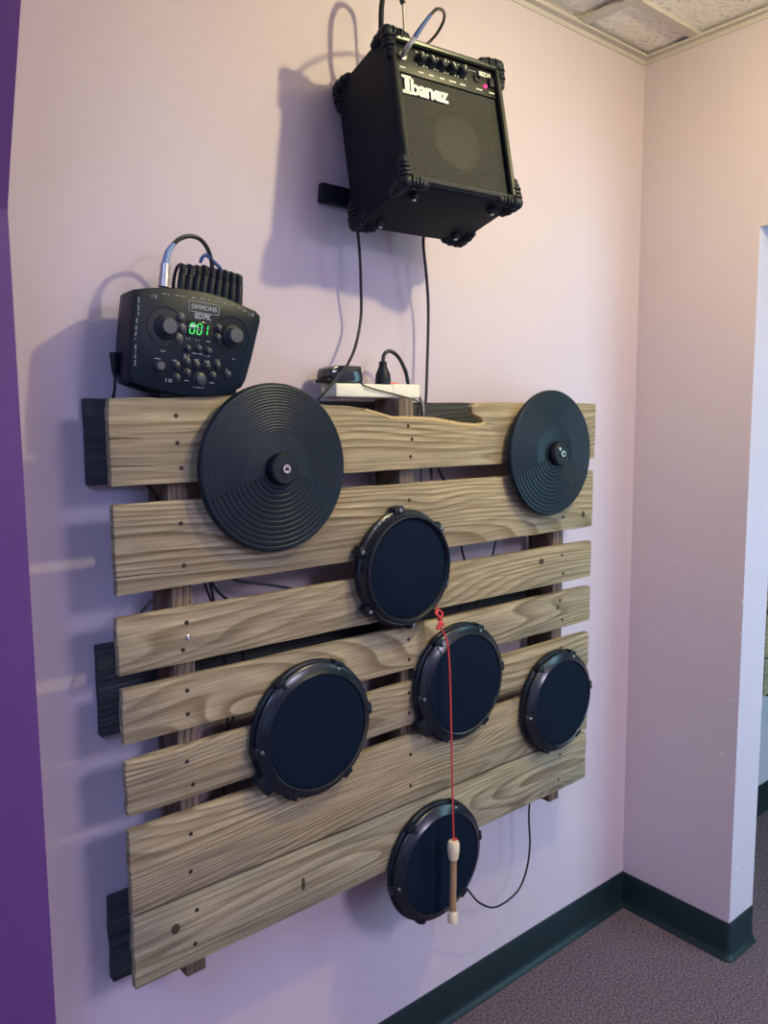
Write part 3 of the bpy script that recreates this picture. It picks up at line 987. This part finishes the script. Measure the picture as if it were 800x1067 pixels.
# body: loft from a slightly smaller back outline through the edge to the face
bm = bmesh.new()
def ring(s, y, dx=0, dz=0): return [bm.verts.new((mcx+dx+(x-mcx)*s, y, mcz+dz+(z-mcz)*s)) for x, z in fo]
rings = [ring(.86, -.052, .004), ring(.95, -.050, .004), ring(.985, -.056, .003), ring(1.0, -.075, .002), ring(1.0, FYM+.006), ring(.99, FYM+.001), ring(.965, FYM)]
for a, b in zip(rings, rings[1:]):
    for k in range(len(a)):
        j = (k+1) % len(a)
        bm.faces.new((a[k], a[j], b[j], b[k]))
bm.faces.new(rings[0]); bm.faces.new(rings[-1])
obj('case', bm, 'mod', mod, world=True, angle=50)
th_ = math.radians(-4.0)
MR = Matrix.Rotation(-th_, 4, 'Y')
def fc(px, py, dy=0):           # a frame on the module's face at a photo pixel
    p = at(px, py, FYM)
    return Matrix.Translation((p.x, FYM+dy, p.z)) @ MR
def knob(name, px, py, prof, mat, parent=mod, seg=24):
    return obj(name, lathe(bmesh.new(), prof, seg, 'y', fc(px, py)), mat, parent, world=True)
for px, py in ((173.0, 341), (242, 350.5)):
    s = knob('dial_skirt', px, py, [(.0195, .001), (.0195, -.002), (.017, -.004), (0, -.004)], 'rub')
    knob('dial', px+.3, py-.3, [(.0135, -.003), (.0130, -.013), (.0115, -.015), (0, -.0155)], 'modk')
    bm = bmesh.new(); torus(bm, .0315, .0011, fc(px, py), 40, 6)
    obj('face_ridge', bm, 'mod', mod, world=True)
for px, py, r, m in [(188.2, 331, .0062, 'modl'), (189.4, 342.3, .0062, 'modl'), (185.5, 352.4, .0068, 'modl'), (227.6, 342.3, .0055, 'modb'), (226.6, 352, .0055, 'modb'),
                     (195.2, 363.3, .0050, 'modb'), (206.6, 363.3, .0050, 'modb'), (216.9, 366, .0050, 'modb'),
                     (183.6, 381, .0058, 'modb'), (194.6, 377.2, .0058, 'modb'), (204.5, 380.3, .0058, 'modb'), (215.5, 381.5, .0058, 'modb'), (226.2, 381, .0058, 'modb'),
                     (184, 393.7, .0055, 'modb'), (195, 388.8, .0058, 'modb'), (221.6, 391.7, .0055, 'modb'), (236.7, 389.8, .0050, 'modl')]:
    knob('button', px, py, [(r*1.25, .001), (r*1.25, -.001), (r, -.0015), (r*.95, -.005), (r*.7, -.006), (0, -.0062)], m, seg=16)
knob('button', 208.2, 395.6, [(.0115, .001), (.0115, -.001), (.0098, -.0015), (.009, -.006), (.006, -.007), (0, -.0072)], 'modb')
knob('volume_knob', 165.5, 381.5, [(.0085, .001), (.0075, -.008), (.006, -.0095), (0, -.0098)], 'modk')
# display: dark window with green seven-segment digits 001
obj('display', box(bmesh.new(), (-.0225, -.0010, -.0125), (.0225, .001, .0125), .0008, mat=fc(208.2, 343.3)), 'dark', mod, world=True)
SEG = {'0': 'abcdef', '1': 'bc'}
def seven(bm, ch, x0, w, h, fr):
    t = .0016; s = .12*h
    P = {'a': ((0, h), (w, h)), 'b': ((w, h), (w, h/2)), 'c': ((w, h/2), (w, 0)), 'd': ((0, 0), (w, 0)), 'e': ((0, h/2), (0, 0)), 'f': ((0, h), (0, h/2)), 'g': ((0, h/2), (w, h/2))}
    for c in SEG[ch]:
        (xa, za), (xb, zb) = P[c]
        g = .0009
        if za == zb: q = [(xa+g, za-t/2), (xb-g, za-t/2), (xb-g, za+t/2), (xa+g, za+t/2)]
        else:
            lo, hi_ = min(za, zb)+g, max(za, zb)-g
            q = [(xa-t/2, lo), (xa+t/2, lo), (xa+t/2, hi_), (xa-t/2, hi_)]
        q = [(x0+x+z*.12, z-h/2) for x, z in q]
        tt = bmesh.new()
        prism(tt, q, -.0016, -.0009, 'y'); tt.transform(fr); join(bm, tt)
bm = bmesh.new()
for ch, x0 in (('0', -.0185), ('0', -.0060), ('1', .0045)):
    seven(bm, ch, x0, .0075, .0165, fc(208.2, 343.3))
o = obj('digits', bm, 'green', mod, world=True, smooth=False); o['label'] = 'glowing green digits'
# lettering on the face
MS = lambda dz=0: T(0, 0, dz)
tb = text_bm('SIMMONS', .0105, .0006, .0002); tb.transform(fc(212.6, 323.4, -.0003)); obj('brand_lettering', tb, 'grey', mod, world=True, smooth=False)
tb = bmesh.new()
for lo, hi_ in (((-.027, 0, -.0085), (.027, .0008, -.0076)), ((-.027, 0, .0076), (.027, .0008, .0085)), ((-.027, 0, -.0085), (-.026, .0008, .0085)), ((.026, 0, -.0085), (.027, .0008, .0085))):
    box(tb, (lo[0], -.0006, lo[2]), (hi_[0], .0005, hi_[2]), mat=fc(212.6, 321))
obj('brand_frame', tb, 'grey', mod, world=True, smooth=False)
tb = text_bm('SD7K', .0120, .0006, .0005); tb.transform(fc(211, 332.6, -.0003)); obj('model_lettering', tb, 'grey', mod, world=True, smooth=False)
# the rows of tiny captions, too small to read
bm = bmesh.new()
def cap(px, py, w, rows=1, vert=False):
    for k in range(rows):
        n = max(2, int(w/.0022))
        for i in range(n):
            if (i*7+int(px)) % 5 == 3: continue
            a = -w/2+w*i/n
            lo, hi_ = ((a, -.0006, -.0008-.0028*k), (a+w/n*.72, .0004, .0008-.0028*k))
            if vert: lo, hi_ = ((-.0009, -.0006, a), (.0009, .0004, a+w/n*.7))
            box(bm, lo, hi_, mat=fc(px, py))
for q in ((161, 308, .010, 2), (172.5, 306.5, .012, 1), (187.5, 308.5, .016, 1), (202, 310.3, .007, 1), (210.5, 311, .008, 1), (219, 312.5, .008, 1), (226, 314.5, .008, 1), (233.5, 316.2, .008, 1), (241, 318, .008, 1), (248.5, 321, .008, 1), (255, 324, .008, 1), (261.8, 327, .010, 2),
          (165, 373.8, .013, 1), (182.5, 375.6, .010, 1), (194.5, 370, .010, 2), (205.3, 368.5, .018, 1), (216, 371, .011, 1), (205, 375, .009, 1), (216, 376.5, .009, 1), (226.8, 375, .008, 1), (176, 395.5, .012, 2), (193.5, 396.5, .010, 1), (208.5, 388.8, .007, 1), (220.5, 399, .009, 1), (236.8, 385, .006, 1), (206.5, 403.8, .018, 1),
          (170, 365.8, .008, 1), (244, 374.2, .008, 1), (196, 352.8, .008, 1), (206, 354.5, .008, 1), (217, 356, .006, 1)):
    cap(*q)
for px, py, w in ((144.3, 318, .030), (142.5, 333, .010), (141.8, 343, .012), (141.2, 350, .010), (141.2, 363, .012), (140.8, 375, .018)):
    cap(px, py, w, 1, True)
obj('face_print', bm, 'grey', mod, world=True, smooth=False)
for px in (170, 236):
    p = at(px, 411, -.10)
    f = obj('rubber_foot', box(bmesh.new(), (p.x-.012, -.115, 1.5408), (p.x+.012, -.070, 1.556), .003), 'rub', mod, world=True)

# silver-ended plug and its looping cable at the module's top left
pl0 = at(171, 297, -.095)
mp = thing('module_plug_cable', 'cable with silver plug and pale blue sleeve arching from the module top', 'cable', pl0)
q0, q1, q2 = at(170.5, 299, -.095), at(171.5, 284, -.095), at(172.2, 275, -.095)
o = obj('plug', tube(bmesh.new(), [q0, (q0+q1)/2, q1, q2], lambda t: .0088 if t < .5 else .0078, 14, 3), 'silver', mp, world=True); o['label'] = 'silver plug barrel'
s1 = at(175, 263, -.095); s2 = at(181, 254, -.095)
o = obj('sleeve', tube(bmesh.new(), [q2, s1, s2], lambda t: .0060-.002*t, 10, 6), 'bluepale', mp, world=True); o['label'] = 'pale blue sleeve'
obj('cord', tube(bmesh.new(), [s2, at(188, 248.5, -.095), at(198, 246, -.094), at(208, 249, -.093), at(215, 257, -.092), at(219, 267, -.090), at(221, 277, -.088), at(221, 290, -.086)], .0037, 8), 'cable', mp, world=True)
# little blue patch loop over the plugs
o = cable('patch_lead', [at(208.5, 274, -.085), at(211, 268, -.088), at(215, 266, -.09), at(219, 269, -.09), at(224, 274, -.09), at(229, 279, -.088), at(231, 286, -.085)], .0030, 'short blue patch lead curving over the row of black plugs', 'blue')
# the row of black plugs
ordn = ['leftmost', 'second', 'third', 'fourth', 'fifth', 'sixth', 'seventh', 'eighth', 'rightmost']
tops = [(191, 275), (199.5, 276), (207.5, 277), (215, 277), (222.5, 279), (229.5, 281), (236.5, 282), (243, 284), (249.5, 286)]
bots = [(188.5, 300), (196, 301), (204, 302.5), (211.5, 304), (219, 305.5), (226.5, 307.5), (234, 310), (241.5, 312.5), (248.5, 316)]
for k in range(9):
    A = at(*bots[k], -.085); B = at(*tops[k], -.085)
    d = (B-A)
    t = thing('audio_plug', ('%s black plug in the row along the module top' % ordn[k]) if k not in (0, 8) else ('%s black plug in the row along the module top' % ordn[k]), 'plug', A, group='black plugs along the top of the drum module')
    L_ = d.length
    rot = V((0, 0, 1)).rotation_difference(d.normalized()).to_matrix()
    bm = lathe(bmesh.new(), [(0, -.004), (.0062, -.004), (.0066, 0), (.0066, L_*.55), (.0056, L_*.60), (.0064, L_*.64), (.0056, L_*.70), (.0064, L_*.74), (.0056, L_*.80), (.0062, L_*.84), (.0058, L_*.90), (.0044, L_*.97), (0, L_)], 14, 'z')
    bm.transform(rot.to_4x4())
    obj('plug_boot', bm, 'rub', t)
    tip = d + V((0, 0, .000))
    obj('plug_cord', tube(bmesh.new(), [d*.94, d*1.03+V((.001, .012, 0)), d*.95+V((.002, .028, 0)), d*.3+V((.004, .040, 0)), V((.004, .045, -.05))], .0028, 6, 5), 'cable', t)

# small right-angle plug at the module's left side with its cord
a = at(120, 366, -.072); b = at(119, 378, -.072)
sp2 = thing('side_plug', 'small black plug and cord at the left side of the drum module', 'plug', b)
bm = lathe(bmesh.new(), [(0, -.020), (.003, -.020), (.0045, -.014), (.0062, .004), (.0068, .012), (.0066, .016), (0, .017)], 14, 'z')
box(bm, (0, -.005, .006), (.022, .005, .015), .002)
obj('plug_body', bm, 'rub', sp2)
obj('cord', tube(bmesh.new(), [V((0, 0, -.018)), V((-.001, .0, -.04)), V((.0, .012, -.060)), V((.010, .022, -.085)), V((.030, .030, -.105)), V((.060, .030, -.110))], .0025, 8), 'cable', sp2)

# ---------------------------------------------------------------- cords behind the slats
YB = -.070
cable('loose_cord', [at(205, 575, YB), at(213, 607, YB), at(220, 626, YB), at(228, 645, YB), at(250, 668, YB), at(252, 720, YB), at(222, 800, YB)], .0022, 'leftmost black cord of the bundle between second and third slats', group='black cords bunched behind the slats')
cable('loose_cord', [at(216, 580, YB-.006), at(219, 607, YB-.006), at(223, 628, YB-.006), at(226, 650, YB-.006), at(236, 700, YB-.006)], .0024, 'straight black cord in the middle of the bundle between second and third slats', group='black cords bunched behind the slats')
cable('loose_cord', [at(214, 585, YB-.01), at(222, 609, YB-.01), at(236, 624, YB-.01), at(247, 627, YB-.01), at(262, 640, YB-.005), at(275, 660, YB)], .0026, 'rightmost black cord of the bundle, curving right between second and third slats', group='black cords bunched behind the slats')
cable('loose_cord', [at(228, 590, YB), at(244, 604, YB), at(262, 607, YB), at(285, 610, YB), at(306, 614, YB), at(335, 622, YB), at(370, 618, YB)], .0026, 'black cord running right from the bundle toward the tom pad', group='black cords bunched behind the slats')
cable('loose_cord', [at(150, 500, YB), at(157, 509, YB), at(163, 518, YB), at(170, 540, YB), at(168, 580, YB)], .0026, 'short black cord end in the gap below the top left slat')
cable('loose_cord', [at(166, 606, YB-.02), at(163, 620, YB-.02), at(156, 628, YB-.02), at(147, 639, YB-.02), at(140, 660, YB-.015), at(146, 690, -.06)], .0024, 'black cord slanting down left of the bundle, toward the third slat end')
cable('loose_cord', [at(478, 550, YB), at(481, 572, YB), at(484, 590, YB), at(480, 630, YB), at(470, 670, YB)], .0026, 'black cord in the gap just right of the tom pad', group='black cords behind the right half of the pallet')
cable('loose_cord', [at(520, 548, YB), at(517, 562, YB), at(513, 578, YB), at(500, 620, YB), at(490, 660, YB)], .0024, 'black cord in the gap below the right cymbal pad, left of the right stringer', group='black cords behind the right half of the pallet')
cable('loose_cord', [at(452, 470, YB), at(457, 489, YB), at(463, 502, YB), at(470, 525, YB), at(478, 550, YB)], .0026, 'black cord in the gap below the chipped part of the top slat')
cable('loose_cord', [at(238, 740, YB), at(236, 765, YB), at(232, 800, YB), at(234, 830, YB), at(240, 870, YB)], .0024, 'black cord hanging beside the left stringer near the lowest left drum pad')
cable('pad_cable', [at(556, 800, -.055), at(551, 846, -.060), at(552, 880, -.060), at(548, 908, -.062), at(538, 930, -.066), at(517, 945, -.072), at(500, 941, -.082), at(488, 928, -.095), at(470, 905, -.108)], .0025,
      'thin black cable drooping below the pallet to the bottom drum pad')

# ---------------------------------------------------------------- beater on a red string
YBt = -.196
bt = at(472.5, 876, YBt); bb = at(471.5, 961, YBt)
beater = thing('drum_beater', 'short wooden beater with cream rubber ends hanging on a red string', 'drumstick', bb)
ax = (bt-bb); L_ = ax.length; rot = V((0, 0, 1)).rotation_difference(ax.normalized()).to_matrix().to_4x4()
def blathe(name, prof, mat): 
    bm = lathe(bmesh.new(), prof, 24, 'z'); bm.transform(rot)
    return obj(name, bm, mat, beater)
blathe('rod', [(0, .010), (.0072, .010), (.0072, L_-.012), (0, L_-.012)], 'stick')
o = blathe('rubber_end', [(0, 0), (.0095, 0), (.0112, .0015), (.0112, .010), (.0098, .0265), (.0088, .0275), (.0075, .0265), (.0072, .02)], 'cream'); o['label'] = 'cream rubber end'
o = blathe('rubber_end', [(.0078, L_-.040), (.0098, L_-.040), (.0106, L_-.036), (.0128, L_-.022), (.0128, L_-.006), (.0105, L_-.001), (.005, L_), (0, L_)], 'cream'); o['label'] = 'cream rubber end'
stp = [at(454.5, 630, -.150), at(456, 641, -.158), at(460, 655, -.166), at(465.5, 668, -.172), at(468, 690, -.178), at(469, 720, -.183), at(470, 760, -.187), at(471, 810, -.191), at(472.5, 878, YBt)]
bm = tube(bmesh.new(), stp, .0019, 8)
o = obj('string', bm, 'red', beater, world=True); o['label'] = 'red string'
# knot: two turns and a frayed tail
bm = bmesh.new()
kc = at(457.5, 641, -.163)
tube(bm, [kc+V(p)*.001 for p in ((-5, 4, 12), (-9, 0, 4), (0, -5, -3), (8, -1, 3), (4, 5, 9), (-5, 3, 4), (-2, -5, -6), (6, -2, -8))], .0024, 8)
kc2 = at(458.5, 650, -.166)
tube(bm, [kc2+V(p)*.001 for p in ((2, 0, 8), (-4, -3, 4), (-12, -3, -7), (-6, -5, -6), (0, -4, 2), (6, -3, -4), (4, 0, 4))], .0026, 8)
o = obj('knot', bm, 'red', beater, world=True); o['label'] = 'red knot and tail'
bm = bmesh.new()
tube(bm, [bt+V((0, 0, -.004)), bt+V((.004, -.002, .004)), bt+V((.008, -.001, .001)), bt+V((.009, 0, -.006))], .0018, 6)
o = obj('lower_knot', bm, 'red', beater, world=True); o['label'] = 'red knot'

# ---------------------------------------------------------------- light
def aim(o, p, q):
    o.location = p
    o.rotation_euler = (V(q)-V(p)).to_track_quat('-Z', 'Y').to_euler()


def light(name, kind, energy, col, p, q, **kw):
    l = bpy.data.lights.new(name, kind); l.energy = energy; l.color = col
    for k, v in kw.items(): setattr(l, k, v)
    o = bpy.data.objects.new(name, l); COL.objects.link(o); aim(o, p, q)
    return o


light('ceiling_lamp', 'POINT', 30.5, (1.0, .90, .455), (-.719, -.985, 2.32), (-.85, 0, 1.35), shadow_soft_size=.022)
for nm, (c, sx, sy), e, col in (('window_daylight', WIN1, 3, (.35, .5, 1)), ('side_window_daylight', WIN2, 29, (.43, .82, 1))):
    light(nm, 'AREA', e, col, c, (c[0], 0, c[2]), shape='RECTANGLE', size=sx, size_y=sy)
light('room_fill_light', 'AREA', 74, (.80, .76, 1), (-.6, -3.3, HC-.02), (-.6, -3.3, 0), shape='RECTANGLE', size=.6, size_y=1.2)  # added soft fill for the main room, not a known fixture
light('left_room_fill_light', 'AREA', 36, (.35, .50, 1), (-2.9, -1.6, HC-.02), (-2.9, -1.6, 0), shape='RECTANGLE', size=.6, size_y=1.2)  # added bluish fill through the archway to lift the shadows, source unseen

w = bpy.data.worlds.new('world'); SC.world = w; w.use_nodes = True
bg = w.node_tree.nodes['Background']; bg.inputs[0].default_value = (.55, .68, 1, 1); bg.inputs[1].default_value = .6

SC.view_settings.view_transform = 'Standard'
SC.view_settings.look = 'None'
SC.view_settings.exposure = 0
SC.view_settings.gamma = 1
SC.view_settings.use_curve_mapping = False
